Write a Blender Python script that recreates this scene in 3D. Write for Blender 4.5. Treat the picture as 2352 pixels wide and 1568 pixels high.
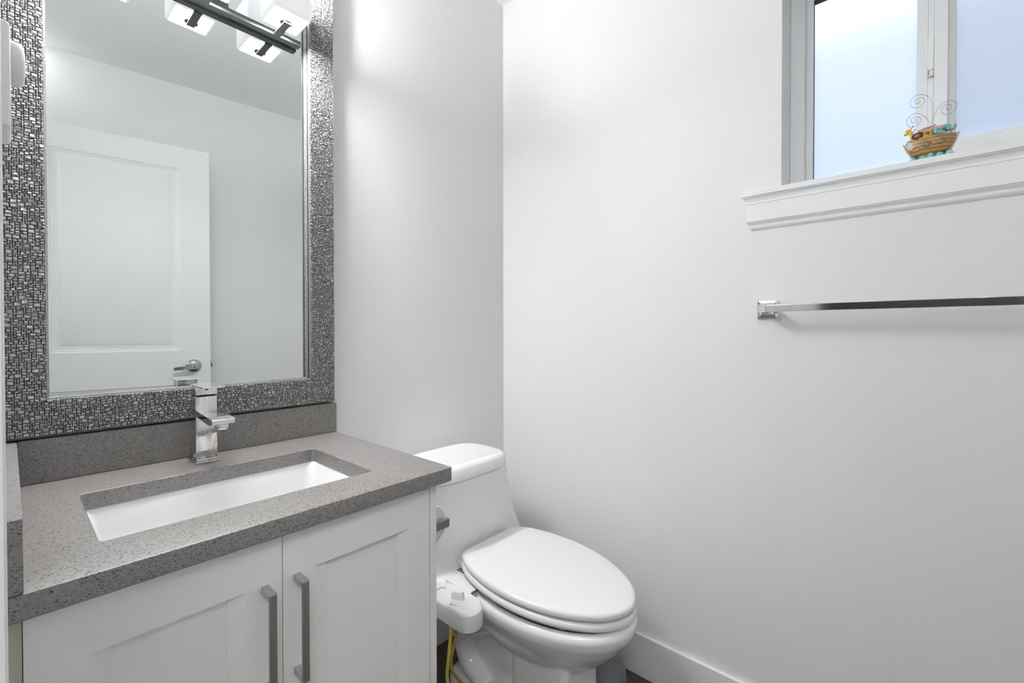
import bpy, bmesh, math, random
from mathutils import Vector, Matrix
R = math.radians
rnd = random.Random(7)
SC = bpy.context.scene
COL = SC.collection
for o in list(bpy.data.objects):
    bpy.data.objects.remove(o)

# ------------------------------------------------------------------ camera
CAM = Vector((-1.3484, -1.2431, 1.1057))
F_PX, YAW, PITCH, ROLL, CY = 1026.005, R(41.5746), R(-0.57978), R(0.05241), 771.795
cd = bpy.data.cameras.new('camera')
cam = bpy.data.objects.new('camera', cd)
COL.objects.link(cam)
cd.sensor_fit = 'HORIZONTAL'
cd.sensor_width = 36.0
cd.lens = F_PX / 2352.0 * 36.0
cd.shift_y = -(784.0 - CY) / 2352.0
cd.clip_start = 0.01
f = Vector((math.cos(YAW)*math.cos(PITCH), math.sin(YAW)*math.cos(PITCH), math.sin(PITCH)))
r = Vector((math.sin(YAW), -math.cos(YAW), 0.0))
d = f.cross(r)
rr = math.cos(ROLL)*r + math.sin(ROLL)*d
dd = -math.sin(ROLL)*r + math.cos(ROLL)*d
cam.matrix_world = Matrix(((rr.x, -dd.x, -f.x, CAM.x), (rr.y, -dd.y, -f.y, CAM.y), (rr.z, -dd.z, -f.z, CAM.z), (0, 0, 0, 1)))
SC.camera = cam

# ------------------------------------------------------------------ world, exposure
SC.view_settings.view_transform = 'Standard'
SC.view_settings.look = 'None'
SC.view_settings.gamma = 1.0
SC.view_settings.use_curve_mapping = False
SC.view_settings.exposure = 0.17
WORLD_STRENGTH = 1.12
SHADE_GLOW = 0.50
DIFFUSER_STRENGTH = 290.0
BULB_STRENGTH = 345.0
SC.cycles.use_denoising = True
SC.cycles.max_bounces = 20
SC.cycles.diffuse_bounces = 14
SC.cycles.glossy_bounces = 6
SC.cycles.transmission_bounces = 8
SC.cycles.sample_clamp_indirect = 6.0
SC.cycles.caustics_reflective = True
SC.cycles.caustics_refractive = False
w = bpy.data.worlds.new('daylight')
SC.world = w
w.use_nodes = True
nt = w.node_tree
nt.nodes.clear()
out = nt.nodes.new('ShaderNodeOutputWorld')
bg = nt.nodes.new('ShaderNodeBackground')
tc = nt.nodes.new('ShaderNodeTexCoord')
sp = nt.nodes.new('ShaderNodeSeparateXYZ')
cr = nt.nodes.new('ShaderNodeValToRGB')
nt.links.new(tc.outputs['Generated'], sp.inputs[0])
nt.links.new(sp.outputs['Z'], cr.inputs[0])
el = cr.color_ramp.elements
el[0].position = 0.0; el[0].color = (0.33, 0.41, 0.56, 1)
el[1].position = 0.85; el[1].color = (7.0, 7.6, 8.2, 1)
e = el.new(0.22); e.color = (0.52, 0.62, 0.80, 1)
e = el.new(0.45); e.color = (0.86, 0.91, 1.0, 1)
e = el.new(0.60); e.color = (3.0, 3.4, 3.8, 1)
nt.links.new(cr.outputs[0], bg.inputs[0])
bg.inputs[1].default_value = WORLD_STRENGTH
nt.links.new(bg.outputs[0], out.inputs[0])

# two fill lights added out of view in the hall to lift low, dim fronts
def area(name, loc, rot, sx, sy, power, col):
    l = bpy.data.lights.new(name, 'AREA'); l.shape = 'RECTANGLE'; l.size = sx; l.size_y = sy; l.energy = power; l.color = col
    o = bpy.data.objects.new(name, l); COL.objects.link(o); o.location = loc; o.rotation_euler = rot
    return o
area('hall_overhead_fill', (-1.80, -2.00, 2.42), (0, 0, 0), 1.0, 0.7, 32.0, (1.0, 0.985, 0.96))
area('hall_side_fill', (-2.58, -1.32, 1.92), (0, R(-90), 0), 0.8, 0.8, 9.0, (0.95, 0.98, 1.0))

# ------------------------------------------------------------------ materials
def mat(name):
    m = bpy.data.materials.new(name)
    m.use_nodes = True
    return m, m.node_tree, m.node_tree.nodes['Principled BSDF']

def setp(b, col=None, rough=None, metal=None, spec=None, coat=None):
    if col is not None: b.inputs['Base Color'].default_value = (*col, 1)
    if rough is not None: b.inputs['Roughness'].default_value = rough
    if metal is not None: b.inputs['Metallic'].default_value = metal
    if spec is not None: b.inputs['Specular IOR Level'].default_value = spec
    if coat is not None: b.inputs['Coat Weight'].default_value = coat

def node(nt, t, **kw):
    n = nt.nodes.new(t)
    for k, v in kw.items():
        if hasattr(n, k): setattr(n, k, v)
        else: n.inputs[k].default_value = v
    return n

def objcoord(nt, scale=None):
    t = nt.nodes.new('ShaderNodeTexCoord')
    if scale is None: return t.outputs['Object']
    mp = nt.nodes.new('ShaderNodeMapping')
    mp.inputs['Scale'].default_value = scale
    nt.links.new(t.outputs['Object'], mp.inputs[0])
    return mp.outputs[0]

def add_bump(nt, b, scale, strength, dist=0.001, detail=3):
    n = node(nt, 'ShaderNodeTexNoise', Scale=scale, Detail=detail)
    nt.links.new(objcoord(nt), n.inputs['Vector'])
    bp = node(nt, 'ShaderNodeBump', Strength=strength, Distance=dist)
    nt.links.new(n.outputs[0], bp.inputs['Height'])
    nt.links.new(bp.outputs[0], b.inputs['Normal'])

def simple(name, col, rough=0.5, metal=0.0, spec=None, coat=None, bump=None, vary=0.03, vscale=6.0):
    m, nt, b = mat(name)
    setp(b, col, rough, metal, spec, coat)
    if vary:
        n = node(nt, 'ShaderNodeTexNoise', Scale=vscale, Detail=3.0)
        nt.links.new(objcoord(nt), n.inputs['Vector'])
        ramp = nt.nodes.new('ShaderNodeValToRGB')
        ramp.color_ramp.elements[0].color = (*[c*(1-vary) for c in col], 1)
        ramp.color_ramp.elements[1].color = (*[min(1, c*(1+vary)) for c in col], 1)
        nt.links.new(n.outputs[0], ramp.inputs[0])
        nt.links.new(ramp.outputs[0], b.inputs['Base Color'])
    if bump: add_bump(nt, b, *bump)
    return m

M = {}
M['wall'] = simple('wall_paint', (0.82, 0.818, 0.813), 0.55, bump=(420, 0.10, 0.0006), vary=0.008)
M['ceiling'] = simple('ceiling_paint', (0.88, 0.885, 0.88), 0.8, bump=(300, 0.12, 0.0008), vary=0.008)
M['trim'] = simple('white_trim_paint', (0.87, 0.87, 0.875), 0.38, bump=(120, 0.05, 0.0005), vary=0.008)
M['door'] = simple('white_door_paint', (0.88, 0.885, 0.885), 0.42, bump=(150, 0.06, 0.0005), vary=0.008)
M['cabinet'] = simple('white_cabinet_lacquer', (0.84, 0.84, 0.825), 0.34, bump=(160, 0.04, 0.0004), vary=0.01)
M['cabinet_edge'] = simple('cabinet_inner_board', (0.50, 0.50, 0.42), 0.6, vary=0.08, vscale=30)
M['vinyl'] = simple('white_vinyl', (0.87, 0.88, 0.89), 0.35, vary=0.01)
M['gasket'] = simple('dark_glazing_gasket', (0.03, 0.04, 0.05), 0.6)
M['porcelain'] = simple('white_porcelain', (0.87, 0.87, 0.87), 0.10, coat=0.4, vary=0.006)
M['seat'] = simple('white_seat_plastic', (0.79, 0.795, 0.81), 0.28, vary=0.006)
M['plastic'] = simple('white_plastic', (0.79, 0.79, 0.81), 0.36, bump=(900, 0.05, 0.0002), vary=0.01)
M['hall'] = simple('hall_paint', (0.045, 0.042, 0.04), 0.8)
M['fixture'] = simple('dark_grey_metal', (0.085, 0.09, 0.088), 0.38, 0.7)
M['nickel'] = simple('brushed_nickel', (0.30, 0.285, 0.275), 0.42, 0.85, bump=(900, 0.08, 0.0002), vary=0.05, vscale=80)
M['castnickel'] = simple('cast_nickel_cap', (0.50, 0.50, 0.50), 0.42, 0.8)
M['satin'] = simple('satin_steel', (0.42, 0.42, 0.43), 0.24, 1.0)
M['chrome'] = simple('polished_chrome', (0.84, 0.85, 0.87), 0.05, 1.0, vary=0.0)
M['barsteel'] = simple('polished_steel_bar', (0.62, 0.62, 0.63), 0.09, 1.0, vary=0.0)
M['greymetal'] = simple('grey_anodised_metal', (0.20, 0.20, 0.205), 0.4, 0.7)
M['grey_plastic'] = simple('grey_plastic', (0.17, 0.175, 0.19), 0.3)
M['paper'] = simple('toilet_paper', (0.78, 0.77, 0.74), 0.9, bump=(300, 0.2, 0.001))
M['card'] = simple('cardboard_core', (0.45, 0.38, 0.28), 0.9)
M['blue_ink'] = simple('blue_ink', (0.03, 0.06, 0.16), 0.5)
M['grey_ink'] = simple('grey_ink', (0.24, 0.29, 0.32), 0.5)
M['hose_y'] = simple('yellow_hose', (0.45, 0.38, 0.07), 0.35)
M['hose_o'] = simple('amber_hose', (0.36, 0.25, 0.035), 0.35)
M['caulk'] = simple('beige_backing', (0.42, 0.40, 0.34), 0.7)
M['black'] = simple('black_recess', (0.006, 0.006, 0.007), 0.6)
M['wire'] = simple('grey_wire', (0.25, 0.25, 0.26), 0.3, 0.9)
M['darkslot'] = simple('vent_shadow_plastic', (0.10, 0.10, 0.10), 0.6)

# mirror glass
m, nt, b = mat('mirror_silver'); M['mirror'] = m
setp(b, (0.885, 0.92, 0.915), 0.0, 1.0)
# stained chrome (faucet)
m, nt, b = mat('water_stained_chrome'); M['stained'] = m
setp(b, (0.8, 0.8, 0.82), 0.08, 1.0)
n1 = node(nt, 'ShaderNodeTexNoise', Scale=38.0, Detail=6.0, Roughness=0.7)
nt.links.new(objcoord(nt, (1.0, 1.0, 0.35)), n1.inputs['Vector'])
ra = nt.nodes.new('ShaderNodeValToRGB')
ra.color_ramp.elements[0].position = 0.46; ra.color_ramp.elements[0].color = (0.84, 0.85, 0.87, 1)
ra.color_ramp.elements[1].position = 0.66; ra.color_ramp.elements[1].color = (0.46, 0.36, 0.25, 1)
nt.links.new(n1.outputs[0], ra.inputs[0]); nt.links.new(ra.outputs[0], b.inputs['Base Color'])
rb = nt.nodes.new('ShaderNodeValToRGB')
rb.color_ramp.elements[0].position = 0.44; rb.color_ramp.elements[0].color = (0.03,)*3+(1,)
rb.color_ramp.elements[1].position = 0.68; rb.color_ramp.elements[1].color = (0.34,)*3+(1,)
nt.links.new(n1.outputs[0], rb.inputs[0]); nt.links.new(rb.outputs[0], b.inputs['Roughness'])

# quartz
m, nt, b = mat('grey_quartz'); M['quartz'] = m
setp(b, (0.2, 0.19, 0.185), 0.36)
oc = objcoord(nt)
mix = None
base = node(nt, 'ShaderNodeTexNoise', Scale=260.0, Detail=3.0)
nt.links.new(oc, base.inputs['Vector'])
rp = nt.nodes.new('ShaderNodeValToRGB')
rp.color_ramp.elements[0].position = 0.3; rp.color_ramp.elements[0].color = (0.175, 0.164, 0.159, 1)
rp.color_ramp.elements[1].position = 0.7; rp.color_ramp.elements[1].color = (0.250, 0.238, 0.231, 1)
nt.links.new(base.outputs[0], rp.inputs[0])
cur = rp.outputs[0]
for (sc, thr, wid, col, seedoff) in ((430.0, 0.24, 0.03, (0.040, 0.037, 0.038), 0.0), (250.0, 0.17, 0.025, (0.034, 0.034, 0.040), 3.3), (330.0, 0.10, 0.02, (0.62, 0.62, 0.62), 7.7)):
    mp = nt.nodes.new('ShaderNodeMapping'); mp.inputs['Location'].default_value = (seedoff, seedoff*.7, seedoff*1.3)
    mp.inputs['Rotation'].default_value = (0.5+seedoff, 0.3, seedoff)
    mp.inputs['Scale'].default_value = (0.8, 1.0, 1.7)
    nt.links.new(oc, mp.inputs[0])
    wob = node(nt, 'ShaderNodeTexNoise', Scale=sc*1.5, Detail=2.0)
    nt.links.new(mp.outputs[0], wob.inputs['Vector'])
    vv = node(nt, 'ShaderNodeTexVoronoi', Scale=sc)
    nt.links.new(mp.outputs[0], vv.inputs['Vector'])
    # only a share of the cells carry a fleck
    sepc = nt.nodes.new('ShaderNodeSeparateColor'); nt.links.new(vv.outputs['Color'], sepc.inputs[0])
    mul = node(nt, 'ShaderNodeMath', operation='MULTIPLY'); nt.links.new(sepc.outputs[0], mul.inputs[0]); mul.inputs[1].default_value = 1.0
    pw = node(nt, 'ShaderNodeMath', operation='POWER'); nt.links.new(mul.outputs[0], pw.inputs[0]); pw.inputs[1].default_value = 1.7 if col[0] < .5 else 4.5
    sz = node(nt, 'ShaderNodeMath', operation='MULTIPLY'); nt.links.new(pw.outputs[0], sz.inputs[0]); sz.inputs[1].default_value = thr*3.0
    ad = node(nt, 'ShaderNodeMath', operation='MULTIPLY_ADD'); nt.links.new(wob.outputs[0], ad.inputs[0]); ad.inputs[1].default_value = 0.35; nt.links.new(vv.outputs['Distance'], ad.inputs[2])
    sb = node(nt, 'ShaderNodeMath', operation='SUBTRACT'); nt.links.new(sz.outputs[0], sb.inputs[0]); nt.links.new(ad.outputs[0], sb.inputs[1])
    mr = nt.nodes.new('ShaderNodeMapRange'); nt.links.new(sb.outputs[0], mr.inputs[0])
    mr.inputs[1].default_value = -0.02; mr.inputs[2].default_value = 0.05
    mx = nt.nodes.new('ShaderNodeMix'); mx.data_type = 'RGBA'
    nt.links.new(mr.outputs[0], mx.inputs[0]); nt.links.new(cur, mx.inputs[6]); mx.inputs[7].default_value = (*col, 1)
    cur = mx.outputs[2]
nt.links.new(cur, b.inputs['Base Color'])

# mosaic stones, shade taken from a per-stone attribute
m, nt, b = mat('pewter_mosaic'); M['mosaic'] = m
setp(b, rough=0.42, metal=0.35)
at = nt.nodes.new('ShaderNodeAttribute'); at.attribute_name = 'stone'
ns = node(nt, 'ShaderNodeTexNoise', Scale=520.0, Detail=5.0, Roughness=0.7)
nt.links.new(objcoord(nt), ns.inputs['Vector'])
rs = nt.nodes.new('ShaderNodeValToRGB')
rs.color_ramp.elements[0].position = 0.35; rs.color_ramp.elements[0].color = (0.35, 0.34, 0.335, 1)
rs.color_ramp.elements[1].position = 0.65; rs.color_ramp.elements[1].color = (1.0, 1.0, 1.0, 1)
nt.links.new(ns.outputs[0], rs.inputs[0])
mx = nt.nodes.new('ShaderNodeMix'); mx.data_type = 'RGBA'; mx.blend_type = 'MULTIPLY'; mx.inputs[0].default_value = 1.0
nt.links.new(at.outputs['Color'], mx.inputs[6]); nt.links.new(rs.outputs[0], mx.inputs[7])
nt.links.new(mx.outputs[2], b.inputs['Base Color'])
bp = node(nt, 'ShaderNodeBump', Strength=0.7, Distance=0.0012)
nt.links.new(ns.outputs[0], bp.inputs['Height']); nt.links.new(bp.outputs[0], b.inputs['Normal'])
M['grout'] = simple('dark_mosaic_ground', (0.022, 0.02, 0.02), 0.7)
m, nt, b = mat('speckled_pewter_lip'); M['lip'] = m
setp(b, rough=0.4, metal=0.6)
ns = node(nt, 'ShaderNodeTexNoise', Scale=450.0, Detail=4.0); nt.links.new(objcoord(nt), ns.inputs['Vector'])
rs = nt.nodes.new('ShaderNodeValToRGB')
rs.color_ramp.elements[0].position = .35; rs.color_ramp.elements[0].color = (0.11, 0.11, 0.11, 1)
rs.color_ramp.elements[1].position = .68; rs.color_ramp.elements[1].color = (0.38, 0.38, 0.38, 1)
nt.links.new(ns.outputs[0], rs.inputs[0]); nt.links.new(rs.outputs[0], b.inputs['Base Color'])

# dark floor tile
m, nt, b = mat('dark_brown_tile'); M['floor'] = m
setp(b, (0.03, 0.025, 0.022), 0.45)
oc = objcoord(nt)
n1 = node(nt, 'ShaderNodeTexNoise', Scale=45.0, Detail=8.0, Roughness=0.75); nt.links.new(oc, n1.inputs['Vector'])
r1 = nt.nodes.new('ShaderNodeValToRGB')
r1.color_ramp.elements[0].position = .3; r1.color_ramp.elements[0].color = (0.022, 0.017, 0.015, 1)
r1.color_ramp.elements[1].position = .72; r1.color_ramp.elements[1].color = (0.115, 0.085, 0.075, 1)
nt.links.new(n1.outputs[0], r1.inputs[0])
bk = node(nt, 'ShaderNodeTexBrick'); bk.offset = 0.0
bk.inputs['Scale'].default_value = 1.0; bk.inputs['Brick Width'].default_value = 0.33; bk.inputs['Row Height'].default_value = 0.33
bk.inputs['Mortar Size'].default_value = 0.003; bk.inputs['Mortar'].default_value = (0.09, 0.08, 0.07, 1)
mpk = nt.nodes.new('ShaderNodeMapping'); mpk.inputs['Location'].default_value = (0.12, 0.20, 0)
nt.links.new(oc, mpk.inputs[0]); nt.links.new(mpk.outputs[0], bk.inputs['Vector'])
nt.links.new(r1.outputs[0], bk.inputs['Color1']); nt.links.new(r1.outputs[0], bk.inputs['Color2'])
nt.links.new(bk.outputs[0], b.inputs['Base Color'])

# frosted panes
m, nt, b = mat('frosted_glass'); M['frost'] = m
nt.nodes.remove(b)
o_ = nt.nodes['Material Output']
tr = node(nt, 'ShaderNodeBsdfTranslucent'); tr.inputs[0].default_value = (0.90, 0.94, 1.0, 1)
rf = node(nt, 'ShaderNodeBsdfRefraction'); rf.inputs['Color'].default_value = (0.96, 0.98, 1.0, 1); rf.inputs['Roughness'].default_value = 0.55; rf.inputs['IOR'].default_value = 1.04
gl = node(nt, 'ShaderNodeBsdfGlossy'); gl.inputs['Roughness'].default_value = 0.35
ms = nt.nodes.new('ShaderNodeMixShader'); ms.inputs[0].default_value = 0.70
nt.links.new(tr.outputs[0], ms.inputs[1]); nt.links.new(rf.outputs[0], ms.inputs[2])
ms2 = nt.nodes.new('ShaderNodeMixShader'); ms2.inputs[0].default_value = 0.03
nt.links.new(ms.outputs[0], ms2.inputs[1]); nt.links.new(gl.outputs[0], ms2.inputs[2])
nt.links.new(ms2.outputs[0], o_.inputs[0])
nz = node(nt, 'ShaderNodeTexNoise', Scale=900.0, Detail=2.0); nt.links.new(objcoord(nt), nz.inputs['Vector'])
bp = node(nt, 'ShaderNodeBump', Strength=0.25, Distance=0.0006); nt.links.new(nz.outputs[0], bp.inputs['Height'])
nt.links.new(bp.outputs[0], rf.inputs['Normal'])
gr = nt.nodes.new('ShaderNodeValToRGB')
gr.color_ramp.elements[0].position = 0.30; gr.color_ramp.elements[0].color = (0.84, 0.89, 0.96, 1)
gr.color_ramp.elements[1].position = 0.70; gr.color_ramp.elements[1].color = (1.0, 1.0, 1.0, 1)
nt.links.new(nz.outputs[0], gr.inputs[0]); nt.links.new(gr.outputs[0], rf.inputs['Color'])
# part-transparent dark sheet, added to dim the right pane
m, nt, b = mat('pane_dimming_sheet'); M['dim_sheet'] = m
nt.nodes.remove(b); o_ = nt.nodes['Material Output']
tp = nt.nodes.new('ShaderNodeBsdfTransparent'); df = nt.nodes.new('ShaderNodeBsdfDiffuse'); df.inputs[0].default_value = (0.10, 0.13, 0.18, 1)
ms = nt.nodes.new('ShaderNodeMixShader'); ms.inputs[0].default_value = 0.15
nt.links.new(tp.outputs[0], ms.inputs[1]); nt.links.new(df.outputs[0], ms.inputs[2]); nt.links.new(ms.outputs[0], o_.inputs[0])
# lit lamp glass
def lit(key, name, base, strength, col):
    m, nt, b = mat(name); M[key] = m
    setp(b, base, 0.35)
    b.inputs['Emission Color'].default_value = (*col, 1)
    b.inputs['Emission Strength'].default_value = strength
lit('shade', 'opal_glass_side', (0.30, 0.30, 0.31), SHADE_GLOW, (0.97, 0.97, 1.0))
lit('diffuser', 'lit_opal_glass_bottom', (0.6, 0.6, 0.6), DIFFUSER_STRENGTH, (0.99, 0.99, 1.0))
lit('bulb', 'lit_bulb', (0.8, 0.8, 0.8), BULB_STRENGTH, (0.985, 0.99, 1.0))

# ------------------------------------------------------------------ mesh helpers
class MB:
    def __init__(s): s.bm = bmesh.new(); s.round = False
    def box(s, x0, x1, y0, y1, z0, z1, bev=0.0, seg=2, mtx=None):
        bm = s.bm
        xs, ys, zs = sorted((x0, x1)), sorted((y0, y1)), sorted((z0, z1))
        v = [bm.verts.new((x, y, z)) for x in xs for y in ys for z in zs]
        fs = [bm.faces.new([v[i] for i in q]) for q in ((0,1,3,2),(4,6,7,5),(0,4,5,1),(2,3,7,6),(0,2,6,4),(1,5,7,3))]
        vs = v
        if bev:
            es = list({e for fc in fs for e in fc.edges})
            res = bmesh.ops.bevel(bm, geom=es, offset=bev, segments=seg, profile=0.5, affect='EDGES', clamp_overlap=True)
            vs = list({vv for fc in res['faces'] for vv in fc.verts} | {vv for vv in v if vv.is_valid})
        if mtx is not None: bmesh.ops.transform(bm, matrix=mtx, verts=vs)
        return s
    def loft(s, rings, cap0=True, cap1=True, closed=True):
        bm = s.bm
        rv = [[bm.verts.new(p) for p in rg] for rg in rings]
        n = len(rv[0])
        for a, b_ in zip(rv[:-1], rv[1:]):
            for i in range(n if closed else n-1):
                j = (i+1) % n
                bm.faces.new((a[i], a[j], b_[j], b_[i]))
        if cap0: bm.faces.new(rv[0][::-1])
        if cap1: bm.faces.new(rv[-1])
        return s
    def prism(s, poly, axis, a, b_):
        def P(p, h):
            if axis == 'x': return (h, p[0], p[1])
            if axis == 'y': return (p[0], h, p[1])
            return (p[0], p[1], h)
        return s.loft([[P(p, a) for p in poly], [P(p, b_) for p in poly]])
    def tube(s, path, rad, seg=8, cap=True):
        path = [Vector(p) for p in path]; s.round = True
        rings = []; up = None
        for i, p in enumerate(path):
            t = (path[min(i+1, len(path)-1)] - path[max(i-1, 0)]).normalized()
            if up is None:
                up = Vector((0, 0, 1)) if abs(t.z) < 0.9 else Vector((1, 0, 0))
            u = (up - t*up.dot(t)).normalized(); v = t.cross(u); up = u
            rd = rad[i] if isinstance(rad, (list, tuple)) else rad
            rings.append([p + rd*(math.cos(2*math.pi*k/seg)*u + math.sin(2*math.pi*k/seg)*v) for k in range(seg)])
        return s.loft(rings, cap, cap)
    def lathe(s, prof, c, axis='z', seg=32, cap0=True, cap1=True):
        rings = []; s.round = True
        for rd, h in prof:
            rg = []
            for k in range(seg):
                a = 2*math.pi*k/seg; x, y = rd*math.cos(a), rd*math.sin(a)
                if axis == 'z': rg.append((c[0]+x, c[1]+y, c[2]+h))
                elif axis == 'x': rg.append((c[0]+h, c[1]+x, c[2]+y))
                elif axis == 'y': rg.append((c[0]+x, c[1]+h, c[2]+y))
            rings.append(rg)
        return s.loft(rings, cap0, cap1)
    def ball(s, c, rx, ry, rz, mtx=None, seg=16):
        pr = [(math.sin(math.pi*k/(seg//2)), -math.cos(math.pi*k/(seg//2))) for k in range(1, seg//2)]
        s.round = True
        mt = Matrix.Translation(Vector(c)) @ (mtx if mtx is not None else Matrix.Identity(4))
        rings = [[mt @ Vector((a*rx*math.cos(2*math.pi*k/seg), a*ry*math.sin(2*math.pi*k/seg), h*rz)) for k in range(seg)] for a, h in pr]
        return s.loft(rings)
    def build(s, name, material, parent=None, smooth=True, ang=None, **props):
        bm = s.bm
        if ang is None: ang = 48.0 if s.round else 20.0
        bmesh.ops.recalc_face_normals(bm, faces=bm.faces)
        if smooth:
            for fc in bm.faces: fc.smooth = True
            ca = R(ang)
            for ed in bm.edges:
                if len(ed.link_faces) == 2:
                    try:
                        if ed.calc_face_angle() > ca: ed.smooth = False
                    except ValueError: pass
        org = Vector(ROOTLOC.get(parent.name, (0, 0, 0))) if parent is not None else Vector((0, 0, 0))
        bmesh.ops.translate(bm, vec=-org, verts=bm.verts)
        me = bpy.data.meshes.new(name); bm.to_mesh(me); bm.free()
        return link(name, me, material, parent, **props)

ROOTLOC = {}
def link(name, me, material, parent=None, **props):
    o = bpy.data.objects.new(name, me); COL.objects.link(o)
    if material is not None: me.materials.append(M[material] if isinstance(material, str) else material)
    if parent is not None:
        o.parent = parent
        ROOTLOC[o.name] = ROOTLOC.get(parent.name, (0, 0, 0))
    for k, v in props.items(): o[k] = v
    return o

def thing(name, loc, label=None, category=None, group=None, kind=None):
    o = bpy.data.objects.new(name, None); COL.objects.link(o)
    o.location = loc; o.empty_display_size = 0.05
    ROOTLOC[o.name] = tuple(loc)
    if label: o['label'] = label
    if category: o['category'] = category
    if group: o['group'] = group
    if kind: o['kind'] = kind
    return o

def rrect(x0, x1, y0, y1, rad, z, n=6):
    pts = []
    for cx, cy, a0 in ((x1-rad, y1-rad, 0), (x0+rad, y1-rad, 90), (x0+rad, y0+rad, 180), (x1-rad, y0+rad, 270)):
        for k in range(n+1):
            a = R(a0 + 90*k/n); pts.append((cx+rad*math.cos(a), cy+rad*math.sin(a), z))
    return pts

def sellipse(cx, cy, a, b_, n, z, N=64):
    pts = []
    for k in range(N):
        t = 2*math.pi*k/N; c, s_ = math.cos(t), math.sin(t)
        pts.append((cx+a*math.copysign(abs(c)**(2/n), c), cy+b_*math.copysign(abs(s_)**(2/n), s_), z))
    return pts

def catmull(P, per=8):
    P = [Vector(p) for p in P]; outp = []
    for i in range(len(P)-1):
        p0, p1, p2, p3 = P[max(i-1, 0)], P[i], P[i+1], P[min(i+2, len(P)-1)]
        for k in range(per):
            t = k/per
            outp.append(0.5*((2*p1)+(p2-p0)*t+(2*p0-5*p1+4*p2-p3)*t*t+(3*p1-p0-3*p2+p3)*t**3))
    outp.append(P[-1]); return outp

# ------------------------------------------------------------------ the room
CEIL = 2.43
ST = dict(kind='structure')
XL = -1.371                       # left wall plane
MB().box(-2.7, 0.16, -2.45, 0.42, -0.08, 0.0).build('floor', 'floor', smooth=False, **ST)
MB().box(-2.7, 0.16, -2.45, 0.42, CEIL, CEIL+0.08).build('ceiling', 'ceiling', smooth=False, **ST)
MB().box(XL-0.12, 0.16, 0.0, 0.12, 0.0, CEIL).build('wall_back', 'wall', smooth=False, **ST)
WY0, WY1, WZ0, WZ1 = -1.59, -0.9915, 1.4817, 2.062     # window opening
b_ = MB()
b_.box(0, 0.16, WY1, 0.0, 0, CEIL).box(0, 0.16, -1.85, WY0, 0, CEIL).box(0, 0.16, WY0, WY1, 0, WZ0-0.02).box(0, 0.16, WY0, WY1, WZ1, CEIL)
b_.build('wall_right', 'wall', smooth=False, **ST)
JY = -0.905; HY = -1.625; DH = 2.045
b_ = MB()
b_.box(XL-0.12, XL, JY, 0.0, 0, CEIL).box(XL-0.12, XL, HY, JY, DH, CEIL).box(XL-0.12, XL, -1.85, HY, 0, CEIL)
b_.build('wall_left', 'wall', smooth=False, **ST)
b_ = MB()
b_.prism([(XL, -1.797), (0.0, -1.630), (0.0, -1.75), (XL, -1.917)], 'z', 0, CEIL)
b_.build('wall_front', 'wall', smooth=False, **ST)
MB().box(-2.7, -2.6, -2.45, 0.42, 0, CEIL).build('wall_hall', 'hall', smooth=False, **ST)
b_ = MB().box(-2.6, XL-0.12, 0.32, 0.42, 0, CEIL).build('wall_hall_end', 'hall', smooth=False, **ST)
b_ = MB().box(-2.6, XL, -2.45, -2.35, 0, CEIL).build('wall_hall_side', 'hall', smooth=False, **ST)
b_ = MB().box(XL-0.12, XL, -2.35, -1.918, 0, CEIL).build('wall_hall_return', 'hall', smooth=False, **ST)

# baseboards
def board(name, x0, x1, y0, y1, h=0.133):
    MB().box(x0, x1, y0, y1, 0.0, h, 0.0015).build(name, 'trim', **ST)
board('baseboard_right', -0.0125, 0.0, -1.62, -0.0005)
board('baseboard_back', -0.758, -0.013, -0.0125, -0.0005)

# door casing and jamb
b_ = MB()
b_.box(XL, XL+0.021, JY+0.003, JY+0.068, 0, DH+0.065, 0.003)
b_.box(XL, XL+0.021, HY-0.065, HY-0.003, 0, DH+0.065, 0.003)
b_.box(XL, XL+0.021, HY-0.003, JY+0.003, DH+0.003, DH+0.065, 0.003)
b_.box(XL-0.125, XL+0.004, JY-0.0005, JY+0.0035, 0, DH).box(XL-0.125, XL+0.004, HY-0.0035, HY+0.0005, 0, DH)
b_.box(XL-0.125, XL+0.004, HY, JY, DH-0.0005, DH+0.003)
b_.build('trim_2', 'trim', **ST)

# window sill with moulded apron (returns at the ends)
prof = [(0.0, 1.4817), (0.0235, 1.4817), (0.0245, 1.4805), (0.0245, 1.4685), (0.0205, 1.4682), (0.0205, 1.4668), (0.0222, 1.4662), (0.0222, 1.4655)]
for k in range(9):
    a = k/8*math.pi/2
    prof.append((0.0222-0.0067*math.sin(a), 1.4655-0.0150*(1-math.cos(a))))
prof += [(0.0158, 1.4494), (0.0158, 1.4484), (0.0143, 1.4478), (0.0143, 1.4014), (0.0112, 1.4012), (0.0112, 1.4000), (0.0130, 1.3997), (0.0130, 1.3987), (0.0108, 1.3985), (0.0108, 1.3977), (0.0118, 1.3973)]
for k in range(1, 9):
    a = k/8
    prof.append((0.0118-0.0085*(a+0.16*math.sin(2*math.pi*a)), 1.3973-0.0163*a))
prof += [(0.003, 1.3800), (0.0, 1.3800)]
SY0, SY1 = -0.926, -1.600
rings = []
for t, z in prof:
    rings.append([(0.0005, SY0+t, z), (-t, SY0+t, z), (-t, SY1-t, z), (0.0005, SY1-t, z)])
b_ = MB(); b_.loft(rings, True, True)
b_.box(-0.004, 0.112, WY0+0.001, WY1-0.001, 1.4630, 1.4816)
b_.build('trim_1', 'trim', ang=20, **ST)

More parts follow.
